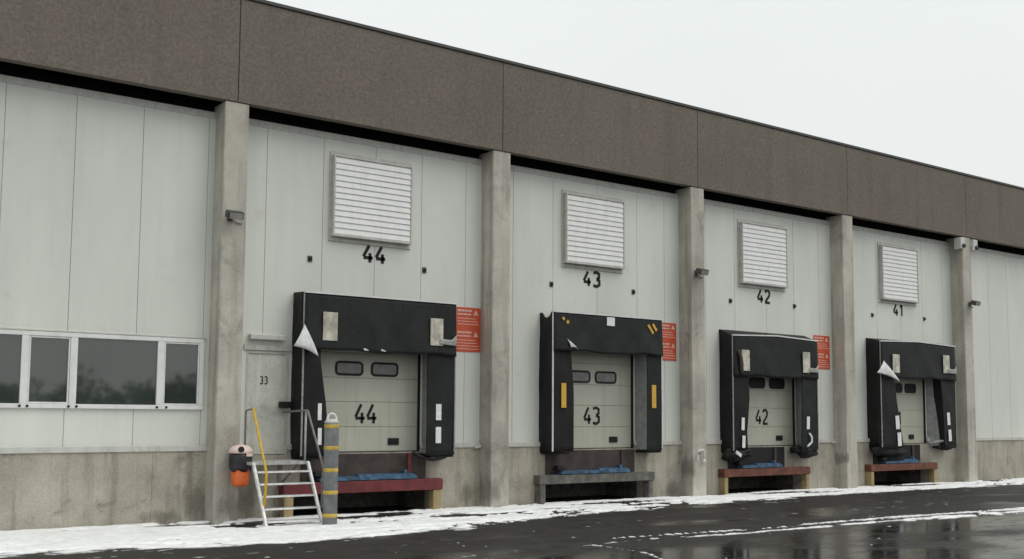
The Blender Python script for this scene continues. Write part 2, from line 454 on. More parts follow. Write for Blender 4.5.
snow_sheet('snow_strip', np.concatenate([np.arange(-26, -6, .10), np.arange(-6, 12, .04), np.arange(12, 30, .06), np.arange(30, 70, .2)]),
           np.arange(-5.2, -.005, .04), wall_snow, 'trodden white snow lying along the foot of the warehouse wall')
def line_snow(X, Y):
    n1 = fbm(X*.8, Y*1.5, 71); n2 = fbm(X*5, Y*7, 83); n3 = fbm(X*1.6, Y*2.2, 97)
    c1 = np.interp(X, [2.5, 3.3, 4.4, 6.9, 11, 16, 24, 40], [-6.75, -6.72, -6.66, -6.86, -6.9, -7.05, -7.3, -7.6])
    w1 = np.interp(X, [2.9, 3.6, 6, 9, 12, 16, 30], [.04, .10, .11, .15, .26, .50, .6])
    d1 = w1 - np.abs(Y-c1+(n1-.5)*.18)
    tread = .35*np.sin((X+.35*np.abs(Y-c1+.3))*2*math.pi/.19)
    c3 = c1+.42; w3 = np.interp(X, [2, 4, 6, 9, 12, 15, 30], [.0, .10, .14, .17, .2, .2, .2])
    d3 = w3 - np.abs(Y-c3+(n1-.5)*.2) - .09 + .28*tread
    c2 = np.interp(X, [2.8, 3.2, 3.5, 3.1, 2.9], [-6.8, -7.2, -7.8, -8.2, -8.6])
    yy = np.clip((-6.8-Y)/1.8, 0, 1); xc = 3.25+.35*yy-.7*yy*yy
    d2 = np.where((Y < -6.75) & (Y > -8.7), .045-np.abs(X-xc+(n1-.5)*.15), -1)
    d1 = d1 - .10*smooth((n3-.52)/.10)*np.interp(X, [3, 9], [.5, 1.4])
    d3 = d3 - .05*smooth((n3-.5)/.10)
    d = np.maximum(np.maximum(d1, d2*1.6), d3)
    h = .017*smooth((d+(n2-.5)*.12)/.10) - .003
    h -= .018*smooth((fbm(X*1.8, Y*9, 151)-.53)/.10)
    # stray crumbs of slush
    cr = fbm(X*3.2, Y*8, 131)
    h = np.maximum(h, .010*smooth((cr-.80)/.05)-.003)
    return h + (n2-.5)*.010*(h > 0)
snow_sheet('slush_line', np.concatenate([np.arange(-3, 14, .04), np.arange(14, 34, .08)]), np.arange(-9.5, -4.6, .035), line_snow,
           'thin broken lines of slush left by tyres across the wet yard')

# ------------------------------------------------------------------ the warehouse
wh = thing('warehouse', (3*S, 0, 0), 'long precast concrete warehouse with pale wall panels, brown fascia and four numbered dock doors', 'warehouse')
DOORX = {1: (1.88, 4.36), 2: (8.05, 10.41), 3: (14.05, 16.42), 4: (20.35, 22.62)}
JOINTS = {0: (-4.98, -3.90, -2.75, -1.58, -.36), 1: (.81, 2.02, 3.21, 4.33, 5.46), 2: (6.75, 7.90, 9.25, 10.54, 11.47),
          3: (12.95, 14.05, 15.30, 16.45, 17.55), 4: (19.05, 20.25, 21.45, 22.60, 23.70)}
WX0, WX1, WZ0, WZ1 = -5.68, -.34, 2.03, 3.32          # window band
PD = (.49, 1.37, 1.19, 3.16)                           # personnel door
PITX = {1: (1.36, 4.66), 2: (7.46, 10.74), 3: (13.42, 16.60), 4: (19.56, 22.66)}
for b in range(IA, IB+1):
    x0, x1 = (b-1)*S+CW, b*S-CW
    hs, hb = [], []
    if b in DOORX:
        hs.append((*DOORX[b], ZL, 3.75)); hb.append((*DOORX[b], 1.21, ZL)); hb.append((PITX[b][0], PITX[b][1], -.1, .50))
    if b == 0: hs.append((WX0, WX1, WZ0, WZ1))
    if b == 1:
        hs.append((PD[0], PD[1], ZL, PD[3])); hb.append((PD[0], PD[1], PD[2], ZL))
    js = [j for j in JOINTS.get(b, [x0+.55+k*1.165 for k in range(5)]) if x0+.05 < j < x1-.05]
    xs = [x0]+js+[x1]
    mb = MB(); g = .006
    for a, c in zip(xs, xs[1:]):
        mb.holes(a+(g if a > x0 else 0), c-(g if c < x1 else 0), ZL+.02, ZP, 0, .09, hs)
    mb.build('wall_panel', M['panel'], wh)
    MB().holes(x0, x1, ZL, ZP-.01, .012, .08, [(h[0]-.001, h[1]+.001, h[2]-.001, h[3]+.001) for h in hs]).build('panel_joint', M['joint'], wh)
    pm = MB(); cuts = [x0] + {0: [-1.22]}.get(b, []) + [x1]
    for a, c in zip(cuts, cuts[1:]):
        pm.holes(a+(.0025 if a > x0 else 0), c-(.0025 if c < x1 else 0), -.3, ZL, -.03, .25, hb)
    pm.build('plinth', M['base'], wh)
    tr = MB()
    hx = [x0] + ([v for v in (PD[0], PD[1]) if b == 1]) + (list(DOORX[b]) if b in DOORX else []) + [x1]
    for a, c in zip(hx[::2], hx[1::2]):
        tr.box(a, c, -.062, .0, ZL-.02, ZL+.085, .008)
    tr.build('flashing', M['trim'], wh)
    for xe in {1: (x1-.09,), 3: (x1-.08,), 4: (x0+.10,)}.get(b, ()):
        MB().box(xe-.085, xe+.085, -.10, -.063, ZL-.035, ZL+.02, .012, roty(-9)).build('flashing_end', M['lamp_white'], wh)
    tp = MB(); tp.box(x0, x1, -.012, .0, ZP-.13, ZP-.006, .004); tp.build('head_trim', M['trim'], wh)
    # open gap behind the fascia: near-black sheets paint in its shade
    MB().box(x0-.2, x1+.2, .12, .2, ZP-.2, ZF1-.3).box(x0-.2, x1+.2, FY+.19, .12, 8.3, 8.34).build('gap_shade_backing', M['dark'], wh)
    # fascia panel
    fx0, fx1 = (b-1)*S+.006, b*S-.006
    MB().box(fx0, fx1, FY, FY+.18, ZF0, ZF1, .012).build('fascia_panel', M['fascia'], wh)
    MB().box(fx0-.02, fx1+.02, FY+.03, FY+.17, ZF0+.02, ZF1-.02).build('fascia_joint', M['coping'], wh)
for i in range(IA-1, IB+1):
    MB().box(i*S-CW, i*S+CW, -CD, .2, -.3, ZF0-.004, .022).build('column', M['concrete'], wh)
X0, X1 = (IA-1)*S, IB*S
MB().box(X0, X1, FY-.03, FY+.24, ZF1+.003, ZF1+.075, .01).build('coping', M['coping'], wh)
MB().box(X0, X1, FY+.2, 40, ZF1-.3, ZF1-.1).build('roof', M['coping'], wh)
MB().box(X0, X0+.2, .25, 40, -.3, ZF1-.3).box(X1-.2, X1, .25, 40, -.3, ZF1-.3).box(X0+.2, X1-.2, 39.8, 40, -.3, ZF1-.3).build('end_wall', M['panel'], wh)
MB().box(X0+.2, X1-.2, 2.6, 2.7, -.2, 8).build('inner_wall', M['dark'], wh)

# window band: narrow and wide lights in a white frame
mull = [-5.68, -4.92, -3.42, -2.635, -1.135, -.34]
fr = MB()
fr.box(WX0, WX1, -.045, .07, WZ1-.075, WZ1, .006).box(WX0, WX1, -.06, .07, WZ0, WZ0+.075, .006)
for k, x in enumerate(mull):
    w = .06 if 0 < k < 5 else .04
    xx = x if 0 < k < 5 else (x+.04 if k == 0 else x-.04)
    fr.box(xx-w, xx+w, -.043, .068, WZ0+.076, WZ1-.076, .006)
win = fr.build('window', M['frame'], wh)
for a, c in zip(mull, mull[1:]):
    p0, p1 = a+.05, c-.05
    MB().box(p0, p1, .0, .012, WZ0+.06, WZ1-.06).build('pane', M['glass'], win)
    if c-a < 1.0:                                    # opening lights have a sash of their own
        z0, z1 = WZ0+.078, WZ1-.078; q0, q1 = a+.064, c-.064
        if c == mull[-1]: q1 = c-.084
        if a == mull[0]: q0 = a+.084
        s = MB().box(q0, q1, -.03, -.002, z1-.028, z1, .004).box(q0, q1, -.03, -.002, z0, z0+.028, .004)
        s.box(q0, q0+.025, -.03, -.002, z0+.029, z1-.029, .004).box(q1-.025, q1, -.03, -.002, z0+.029, z1-.029, .004)
        s.build('sash', M['frame'], win)
kn = MB()
for x in (-3.48, -3.36, -2.70, -2.57, -1.19, -1.02):
    kn.cyl((x, -.062, WZ0+.035), (x, -.075, WZ0+.035), .022, n=10)
kn.build('drain_cap', M['rubber'], win)
MB().box(WX0-.05, WX1+.03, -.05, .0, WZ1+.004, WZ1+.03, .004).build('drip_cap', M['trim'], wh)

# louvred vents and painted numbers high on the wall
NUM = {1: '44', 2: '43', 3: '42', 4: '41'}
VX = {1: 3.10, 2: 9.10, 3: 15.13, 4: 21.30}
NX = {1: (3.20, 5.06), 2: (9.08, 5.03), 3: (15.20, 5.05), 4: (21.34, 5.07)}
for b in range(1, 5):
    xc = VX[b]; w, z0, z1 = .90, 5.50, 7.14
    vt = MB()
    vt.box(xc-w-.05, xc+w+.05, -.03, .0, z0-.09, z1+.09, .006)                       # wall frame
    vt.box(xc-w-.012, xc-w+.022, -.145, -.031, z0, z1, .005).box(xc+w-.022, xc+w+.012, -.145, -.031, z0, z1, .005)
    vt.box(xc-w+.023, xc+w-.023, -.145, -.031, z1-.03, z1, .005).box(xc-w+.023, xc+w-.023, -.145, -.031, z0, z0+.05, .005)
    v = vt.build('vent', M['louvre_frame'], wh)
    n = 13; p = (z1-z0-.09)/n; sl = MB()
    for k in range(n):
        zc = z0+.055+p*(k+.5)
        sl.box(xc-w+.026, xc+w-.026, -.128, -.120, zc-p*.515, zc+p*.515, 0, rotx(-9))
    sl.build('slats', M['louvre'], v)
    MB().box(xc-w+.06, xc+w-.06, -.07, -.035, z0+.07, z1-.055).build('mesh_back', M['dark'], v)
    number(NUM[b], NX[b][0], NX[b][1], .34, .225, -.008, .068, wh)

# personnel door
d = MB().box(PD[0]+.03, PD[1]-.03, .03, .075, PD[2]+.01, PD[3]-.04, .004).build('door', M['person_door'], wh)
MB().box(PD[0]+.004, PD[0]+.05, .0, .08, PD[2], PD[3]).box(PD[1]-.05, PD[1]-.004, .0, .08, PD[2], PD[3]).box(PD[0]+.05, PD[1]-.05, .0, .08, PD[3]-.05, PD[3]-.003).build('door_frame', M['louvre_frame'], d)
number('33', .87, 2.53, .14, .062, .022, .018, d, .5, 'door_number')
MB().box(PD[1]-.20, PD[1]+.04, -.09, -.002, 2.08, 2.20, .012).build('handle', M['rubber'], d)
MB().box(.52, 1.24, -.13, -.004, 3.36, 3.47, .02).build('lintel_lamp', M['trim'], wh)
MB().box(.44, 1.42, -.03, .0, 3.165, 3.27, .006).build('lintel_trim', M['louvre_frame'], wh)

# dock doors
WINX = {1: ((2.39, 3.02), (3.20, 3.84)), 2: ((8.44, 9.07), (9.22, 9.89)), 3: ((14.62, 15.25), (15.42, 16.05)), 4: ((20.9, 21.5), (21.62, 22.2))}
for b in range(1, 5):
    a, c = DOORX[b]
    mb = MB(); zz = [1.225, 1.72, 2.22, 2.70, 3.20, 3.70]
    for p, q in zip(zz, zz[1:]):
        mb.box(a+.01, c-.01, .05, .09, p+.004, q-.004, .003)
    dd = mb.build('dock_door', M['door'], wh)
    MB().box(a+.012, c-.012, .064, .085, 1.23, 3.69).build('door_seam', M['door_line'], dd)
    MB().box(a+.01, c-.01, .03, .08, 1.19, 1.226, .004).build('bottom_seal', M['rubber'], dd)
    MB().box(c-.045, c+.0, .0, .049, 1.22, 3.7, .004).build('track', M['rubber'], dd); MB().box(a-.0, a+.05, .0, .049, 1.22, 3.7, .004).build('track', M['rubber'], dd)
    for (w0, w1) in WINX[b]:
        z0, z1, r = 2.74, 3.03, .095
        def rr(i):
            P = []
            for (cx, cz, t0) in ((w1-r, z1-r, 0), (w0+r, z1-r, 90), (w0+r, z0+r, 180), (w1-r, z0+r, 270)):
                for k in range(7):
                    t = math.radians(t0+k*15); P.append((cx+(r-i)*math.cos(t), cz+(r-i)*math.sin(t)))
            return P
        o, inn = rr(0), rr(.045); f = MB()
        for k in range(len(o)):
            j = (k+1) % len(o)
            f.hexa([(o[k][0], .03, o[k][1]), (o[j][0], .03, o[j][1]), (inn[j][0], .034, inn[j][1]), (inn[k][0], .034, inn[k][1]),
                    (o[k][0], .049, o[k][1]), (o[j][0], .049, o[j][1]), (inn[j][0], .049, inn[j][1]), (inn[k][0], .049, inn[k][1])])
        f.build('window_seal', M['rubber'], dd)
        MB().prism(rr(.043), .038, .046).build('window_pane', M['smoke'] if b < 3 else M['rubber'], dd)
    number(NUM[b], {1: 3.10, 2: 9.12, 3: 15.11, 4: 21.2}[b], 1.79, .38, .22, .042, .06, dd, .22, 'door_number')
    vx = {1: 3.75, 2: 9.79, 3: 15.80, 4: 21.9}[b]
    MB().box(vx-.13, vx+.13, .025, .049, 1.35, 1.49, .01).box(vx-.09, vx+.09, .012, .03, 1.41, 1.44, .004).build('door_grip', M['rubber'], dd)
# leveller pits (dark boxes behind the openings)
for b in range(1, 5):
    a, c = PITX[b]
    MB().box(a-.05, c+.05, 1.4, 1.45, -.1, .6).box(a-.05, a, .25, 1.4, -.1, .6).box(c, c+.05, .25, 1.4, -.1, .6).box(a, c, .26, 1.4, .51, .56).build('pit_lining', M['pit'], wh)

# ------------------------------------------------------------------ dock shelters
def wob(x, z, s): 
    return (math.sin(x*2.1+s)*math.cos(z*1.7+s*1.3)+.5*math.sin(x*5.3+z*3.1+s*2.2)+.3*math.sin(x*9+s)*math.sin(z*7.7))
def curtain(parent, name, mat, fl, fr_, z0, z1, y, amp, seed, nx=14, nz=26, hem=.0, t=.014, belly=0.0):
    """fl(z), fr_(z): left and right edge of the hanging sheet"""
    grid = []
    for i in range(nz+1):
        v = i/nz; row = []
        for j in range(nx+1):
            u = j/nx; z = z1+(z0-z1)*v
            x = fl(z)+(fr_(z)-fl(z))*u
            zz = z + hem*v*(math.sin(x*3.1+seed)+.5*math.sin(x*8.3+seed*2))
            row.append((x, y - belly*math.sin(math.pi*v)*math.sin(math.pi*u) + amp*wob(x, z, seed)*(.25+.75*v), zz))
        grid.append(row)
    return MB().sheet(grid, t).build(name, mat, parent)
def shelter(b, x0, x1, zb, zf, zk, hb, li, ri, D, label, bags=False, flap=None, peak=0.0, hdrx=None, edges=True):
    """li(z)/ri(z): inner edges of the side curtains; zf/zk: top height at front / at the wall"""
    t = thing('dock_shelter', ((x0+x1)/2, 0, zb), label, 'dock shelter', 'black dock shelters round the dock doors')
    a, c = DOORX[b]; Y = -D
    # side boxes: outer cheek (slightly baggy), inner lining running from curtain edge to door edge
    for side in (0, 1):
        xo = x0 if side == 0 else x1
        s = 1 if side == 0 else -1
        grid = []
        for i in range(19):
            z = zk-.01 + (zb-zk+.01)*i/18; row = []
            for j in range(7):
                y = Y+.03 + (0-Y-.035)*j/6
                zt = zf+(zk-zf)*j/6
                if b == 2 and side == 0: zt -= .13*math.sin(math.pi*min(1, j/5))**.7 if 0 < j < 5 else 0
                zz = zb + (zt-.012-zb)*(1-i/18)
                row.append((xo - s*.012*wob(y*3, z, b+side) - s*.01, y, zz))
            grid.append(row)
        mb = MB(); R = len(grid); Cn = 7
        F = [[mb.bm.verts.new(p) for p in r] for r in grid]; K = [[mb.bm.verts.new((p[0]+s*.03, p[1], p[2])) for p in r] for r in grid]
        for i in range(R-1):
            for j in range(Cn-1):
                for q in ((F[i][j], F[i][j+1], F[i+1][j+1], F[i+1][j]), (K[i][j], K[i+1][j], K[i+1][j+1], K[i][j+1])):
                    mb.bm.faces.new(q).smooth = True
        for i in range(R-1):
            mb.bm.faces.new((F[i][0], F[i+1][0], K[i+1][0], K[i][0])); mb.bm.faces.new((F[i][-1], K[i][-1], K[i+1][-1], F[i+1][-1]))
        for j in range(Cn-1):
            mb.bm.faces.new((F[0][j], K[0][j], K[0][j+1], F[0][j+1])); mb.bm.faces.new((F[-1][j], F[-1][j+1], K[-1][j+1], K[-1][j]))
        mb.build('side_cheek', M['fabric'], t)
        ie = li if side == 0 else ri; de = a if side == 0 else c
        grid2 = []
        mb = MB()
        zs = [zb+.02+(hb+.1-zb)*k/12 for k in range(13)]
        P0 = [mb.bm.verts.new((ie(z)+s*(-.05), Y+.045, z)) for z in zs]; P1 = [mb.bm.verts.new((de+s*(-.04), -.006, z)) for z in zs]
        Q0 = [mb.bm.verts.new((ie(z)+s*(-.075), Y+.045, z)) for z in zs]; Q1 = [mb.bm.verts.new((de+s*(-.065), -.006, z)) for z in zs]
        for k in range(12):
            for q in ((P0[k], P1[k], P1[k+1], P0[k+1]), (Q0[k], Q0[k+1], Q1[k+1], Q1[k]), (P0[k], P0[k+1], Q0[k+1], Q0[k]), (P1[k], Q1[k], Q1[k+1], P1[k+1])):
                mb.bm.faces.new(q)
        mb.bm.faces.new((P0[0], Q0[0], Q1[0], P1[0])); mb.bm.faces.new((P0[-1], P1[-1], Q1[-1], Q0[-1]))
        mb.build('inner_lining', M['lining'], t)
        # foot closing the box below
        w0, w1 = (x0+.005, min(li(zb), a)-.0) if side == 0 else (max(ri(zb), c)+.0, x1-.005)
        MB().box(w0, w1, Y+.035, -.036, zb-.05, zb-.003, .012).build('side_foot', M['fabric'], t)
    # top cover sloping to the front, with a thin rain edge
    mb = MB(); n = 10
    for k in range(1 if b == 2 else 0, n):
        u0, u1 = k/n, (k+1)/n
        xa, xb = x0+(x1-x0)*u0, x0+(x1-x0)*u1
        pk = lambda u: peak*(1-abs(2*u-1))
        za, zc = zf+pk(u0), zf+pk(u1)
        mb.hexa([(xa, Y+.02, za-.03), (xb, Y+.02, zc-.03), (xb, -.004, zk-.03), (xa, -.004, zk-.03), (xa, Y+.02, za), (xb, Y+.02, zc), (xb, -.004, zk), (xa, -.004, zk)])
    mb.build('top_cover', M['fabric'], t)
    # front curtains
    hx0, hx1 = hdrx or (x0+.015, x1-.012)
    hd = MB(); grid = []
    for i in range(17):
        v = i/16; row = []
        for j in range(37):
            u = j/36; x = hx0+(hx1-hx0)*u
            zt = zf+peak*(1-abs(2*u-1))-.025
            zz = zt+(hb-zt)*v + .016*v*(math.sin(x*3+b)+.6*math.sin(x*7.1+b*2))
            row.append((x, Y-.022-.035*v+.016*wob(x, zz, b*1.7)*v, zz))
        grid.append(row)
    hd.sheet(grid, .016).build('header_curtain', M['fabric_front'], t)
    curtain(t, 'side_curtain', M['fabric'], lambda z: x0+.016, li, zb, zf-.10, Y+.004, .014, b+.4, hem=.01)
    curtain(t, 'side_curtain', M['fabric_front'], ri, lambda z: x1-.016, zb, zf-.10, Y+.004, .012, b+2.4, hem=.01)
    if b == 4:  # black return sheet, added for the shaded strip inside the right curtain
        xr = ri(2.2)
        MB().hexa([(ri(zb)-.012, Y+.02, zb+.03), (ri(zb)+.02, Y+.02, zb+.03), (ri(zb)-.01, Y+.25, zb+.06), (ri(zb)-.04, Y+.25, zb+.06),
                   (ri(hb)-.012, Y+.02, hb+.2), (ri(hb)+.02, Y+.02, hb+.2), (ri(hb)-.01, Y+.25, hb+.2), (ri(hb)-.04, Y+.25, hb+.2)]).build('return_shade_sheet', M['fabric'], t)
    # light edge profiles
    e = MB(); ew = .022
    e.box(x0-.012, x0+ew, Y-.016, Y+.006, zb+.02, zf-.02, .004)
    e.build('edge_profile', M['alu'] if b == 2 else M['alu_dull'], t); e = MB().box(x1-ew, x1+.006, Y-.012, Y+.006, zb+.05, zf-.02, .004)
    e.build('edge_profile', M['alu'] if b == 2 else M['alu_dull'], t)
    e = MB()
    for k in range(n):
        u0, u1 = k/n, (k+1)/n; xa, xb = x0+(x1-x0)*u0, x0+(x1-x0)*u1
        za, zc = zf+peak*(1-abs(2*u0-1)), zf+peak*(1-abs(2*u1-1))
        e.hexa([(xa, Y-.045, za-.022), (xb, Y-.045, zc-.022), (xb, Y+.015, zc-.018), (xa, Y+.015, za-.018), (xa, Y-.045, za+.012), (xb, Y-.045, zc+.012), (xb, Y+.015, zc+.012), (xa, Y+.015, za+.012)])
    e.build('rain_edge', M['alu'], t)
    return t
def rect_mark(t, name, mat, x0, x1, z0, z1, y, tilt=0, th=.012):
    return MB().box(x0, x1, y-th, y, z0, z1, .003, roty(tilt)).build(name, mat, t)
def clear_patch(t, x0, x1, z0, z1, y, bracket=None):
    o = MB().box(x0, x1, y-.014, y, z0, z1, .004).build('clear_patch', M['patch'], t)
    if bracket:
        bx0, bx1, bz0, bz1 = bracket; grid = []
        for i in range(5):
            v = i/4; row = []
            for j in range(9):
                u = j/8
                row.append((bx0+(bx1-bx0)*u, y-.022-.02*math.sin(math.pi*u)*(1-.4*v), bz1+(bz0-bz1)*v + .12*max(0, u-.7)/.3*(1-v)-.02*u))
            grid.append(row)
        MB().sheet(grid, .01).build('loose_strip', M['greypatch'], t)
    return o
def tri_flap(t, A, B, C_, y, out, name='torn_flap'):
    """a torn triangular corner of the curtain, white underside out"""
    A, B, C_ = Vector(A), Vector(B), Vector(C_); n = 8; mb = MB(); rows = []; back = []
    for i in range(n+1):
        r, k = [], []
        for j in range(i+1):
            u = i/n; w = (j/i) if i else 0
            p = A*(1-u)+(B*(1-w)+C_*w)*u
            yy = y-out*math.sin(u*1.9)-.03*math.sin(w*math.pi)*u
            sag = -.05*math.sin(w*math.pi)*u
            r.append(mb.bm.verts.new((p.x, yy, p.y+sag*-1*.6))); k.append(mb.bm.verts.new((p.x, yy+.008, p.y+sag*-1*.6)))
        rows.append(r); back.append(k)
    for i in range(n):
        for j in range(i+1):
            for S_, fl in ((rows, 0), (back, 1)):
                f = (S_[i][j], S_[i+1][j], S_[i+1][j+1]); mb.bm.faces.new(f if not fl else f[::-1]).smooth = True
                if j < i:
                    f = (S_[i][j], S_[i+1][j+1], S_[i][j+1]); mb.bm.faces.new(f if not fl else f[::-1]).smooth = True
        mb.bm.faces.new((rows[i][0], back[i][0], back[i+1][0], rows[i+1][0])); mb.bm.faces.new((rows[i][-1], rows[i+1][-1], back[i+1][-1], back[i][-1]))
    for j in range(n): mb.bm.faces.new((rows[n][j], back[n][j], back[n][j+1], rows[n][j+1]))
    return mb.build(name, M['white_fabric'], t)
def lerp(z, pts):
    return float(np.interp(z, [p[0] for p in pts], [p[1] for p in pts]))
def stripes(t, pts, y, mat, tilt=0):
    for (a, c, z0, z1) in pts: rect_mark(t, 'guide_stripe', mat, a, c, z0, z1, y, tilt)
def lump(mb, c, r, seed, n=14, m=9):
    """a slack, folded bundle of fabric"""
    rnd = random.Random(seed); ph = [rnd.uniform(0, 6) for _ in range(6)]; rings = []
    for i in range(1, m):
        th = math.pi*i/m; ring = []
        for j in range(n):
            f = 2*math.pi*j/n
            k = 1+.16*math.sin(3*f+ph[0]+2*th)+.12*math.sin(5*th+ph[1]+f)+.08*math.sin(7*f+ph[2])
            ring.append(mb.bm.verts.new((c[0]+r[0]*k*math.sin(th)*math.cos(f), c[1]+r[1]*k*math.sin(th)*math.sin(f), c[2]+r[2]*k*math.cos(th))))
        rings.append(ring)
    T = mb.bm.verts.new((c[0], c[1], c[2]+r[2])); Bt = mb.bm.verts.new((c[0], c[1], c[2]-r[2]))
    for A, B in zip(rings, rings[1:]):
        for j in range(n): mb.bm.faces.new((A[j], A[(j+1) % n], B[(j+1) % n], B[j])).smooth = True
    for j in range(n):
        mb.bm.faces.new((T, rings[0][(j+1) % n], rings[0][j])); mb.bm.faces.new((Bt, rings[-1][j], rings[-1][(j+1) % n]))

# 44
t = shelter(1, 1.44, 4.93, 1.15, 4.30, 4.32, 3.19, lambda z: lerp(z, [(1.1, 2.02), (1.8, 1.99), (2.24, 1.94), (2.7, 1.86), (3.0, 1.82), (4.4, 1.80)]), lambda z: 4.24, .45,
            'black dock shelter around door 44 with a small white torn flap beside the steps')
clear_patch(t, 1.82, 2.13, 3.38, 3.93, -.508); clear_patch(t, 4.26, 4.57, 3.39, 3.95, -.512, (4.48, 4.90, 3.42, 3.53))
stripes(t, [(4.45, 4.58, 1.86, 2.19), (4.45, 4.58, 1.39, 1.72), (1.77, 1.85, 1.85, 2.17), (1.78, 1.86, 1.38, 1.70)], -.462, M['white_mark'])
tri_flap(t, (1.44, 3.67), (1.18, 3.24), (1.70, 3.06), -.50, .10)
MB().tube([(4.0, -.30, 1.20), (4.2, -.36, 1.10), (4.45, -.38, 1.05), (4.7, -.38, 1.09), (4.9, -.34, 1.16)], .035, 8).build('drooping_seal', M['rubber'], t)
for x in (2.75, 3.14): MB().prism([(x-.05, 3.255), (x-.01, 3.262), (x+.05, 3.235), (x+.07, 3.215), (x-.03, 3.222)], -.535, -.522).build('frayed_spot', M['white_fabric'], t)
# 43
t = shelter(2, 7.52, 10.91, 1.16, 4.31, 4.31, 3.42, lambda z: lerp(z, [(1.1, 8.15), (2.6, 8.14), (3.2, 8.08), (4.4, 8.0)]), lambda z: 10.42, .47,
            'black dock shelter around door 43 with yellow guide stripes and white header square')
stripes(t, [(7.76, 7.90, 2.15, 2.70), (10.55, 10.69, 2.17, 2.72)], -.484, M['yellow_mark'])
rect_mark(t, 'white_square', M['white_mark'], 9.10, 9.34, 4.06, 4.26, -.512)
for (x, z, l) in ((10.50, 4.05, .26), (10.63, 4.10, .20)): rect_mark(t, 'hazard_bar', M['yellow_mark'], x-.035, x+.035, z-l/2, z+l/2, -.510, -40)
for (x, z, l) in ((7.80, 4.15, .07), (7.92, 4.08, .08)): rect_mark(t, 'hazard_bar', M['yellow_mark'], x-.035, x+.035, z-l/2, z+l/2, -.510, 40)
tri_flap(t, (7.90, 3.70), (7.98, 3.50), (8.20, 3.46), -.525, .05)
# 42
t = shelter(3, 13.44, 16.85, 1.10, 4.07, 4.24, 3.02, lambda z: lerp(z, [(1.1, 14.02), (1.6, 13.98), (2.4, 14.08), (3.2, 14.04), (4.3, 14.0)]), lambda z: lerp(z, [(1.1, 16.12), (3, 16.2)]), .44,
            'black dock shelter around door 42 with sloping top and ragged lower corners', peak=.06)
grid = [[(13.53+.13*u+.16*v+.03*math.sin(5*v), -.515-.035*math.sin(math.pi*u)-.02*math.sin(3*v), 3.70-.62*v-.03*u) for u in (0, .25, .5, .75, 1)] for v in (0, .15, .3, .45, .6, .75, .9, 1)]
MB().sheet(grid, .008).build('loose_strip', M['brown'], t)
clear_patch(t, 13.72, 14.02, 3.16, 3.70, -.50); clear_patch(t, 16.16, 16.46, 3.18, 3.74, -.50, (16.40, 16.80, 3.20, 3.32))
stripes(t, [(13.74, 13.85, 1.64, 1.96), (13.76, 13.87, 1.19, 1.50), (16.34, 16.46, 1.66, 2.0)], -.455, M['white_mark'], 3)
MB().tube([(16.42, -.475, 1.55), (16.50, -.49, 1.45), (16.50, -.49, 1.32), (16.40, -.475, 1.24), (16.33, -.475, 1.20)], .028, 8).build('curled_stripe', M['white_mark'], t)
for cc, rr_, sd in (((13.62, -.27, 1.03), (.33, .22, .17), 4), ((13.98, -.26, 1.06), (.34, .2, .12), 5), ((16.55, -.25, 1.04), (.36, .2, .15), 6), ((16.2, -.25, 1.12), (.25, .18, .10), 8)):
    mb = MB(); lump(mb, cc, rr_, sd, 22, 12); mb.build('slack_fabric', M['fabric'], t)
MB().box(13.44, 13.66, -.53, -.51, 1.00, 1.09, .006, roty(28)).build('torn_tab', M['white_fabric'], t)
# 41
t = shelter(4, 19.68, 23.52, 1.12, 4.21, 4.32, 3.15, lambda z: lerp(z, [(1.1, 20.75), (1.8, 20.6), (2.5, 20.46), (3.2, 20.36), (4.4, 20.3)]), lambda z: lerp(z, [(1.1, 22.90), (3.2, 22.72)]), .47,
            'black dock shelter around door 41 with a large white torn flap on its left', peak=.06)
clear_patch(t, 20.20, 20.54, 3.30, 3.84, -.525); clear_patch(t, 22.79, 23.13, 3.36, 3.91, -.53, (23.02, 23.50, 3.36, 3.50))
stripes(t, [(20.34, 20.52, 1.66, 2.05), (20.42, 20.60, 1.17, 1.56), (23.0, 23.15, 1.78, 2.16), (23.05, 23.20, 1.29, 1.64)], -.484, M['white_mark'], -4)
tri_flap(t, (19.79, 3.63), (19.36, 3.27), (20.46, 3.04), -.52, .07)
for cc, rr_, sd in (((20.0, -.25, 1.06), (.5, .2, .15), 14), ((20.6, -.22, 1.0), (.5, .18, .16), 15), ((23.2, -.26, 1.12), (.4, .2, .10), 16)):
    mb = MB(); lump(mb, cc, rr_, sd, 22, 12); mb.build('slack_fabric', M['fabric'], t)
MB().tube([(22.3, -.25, 1.22), (22.6, -.34, 1.27), (22.9, -.40, 1.30), (23.2, -.40, 1.22)], .038, 8).build('hanging_edge', M['lining'], t)

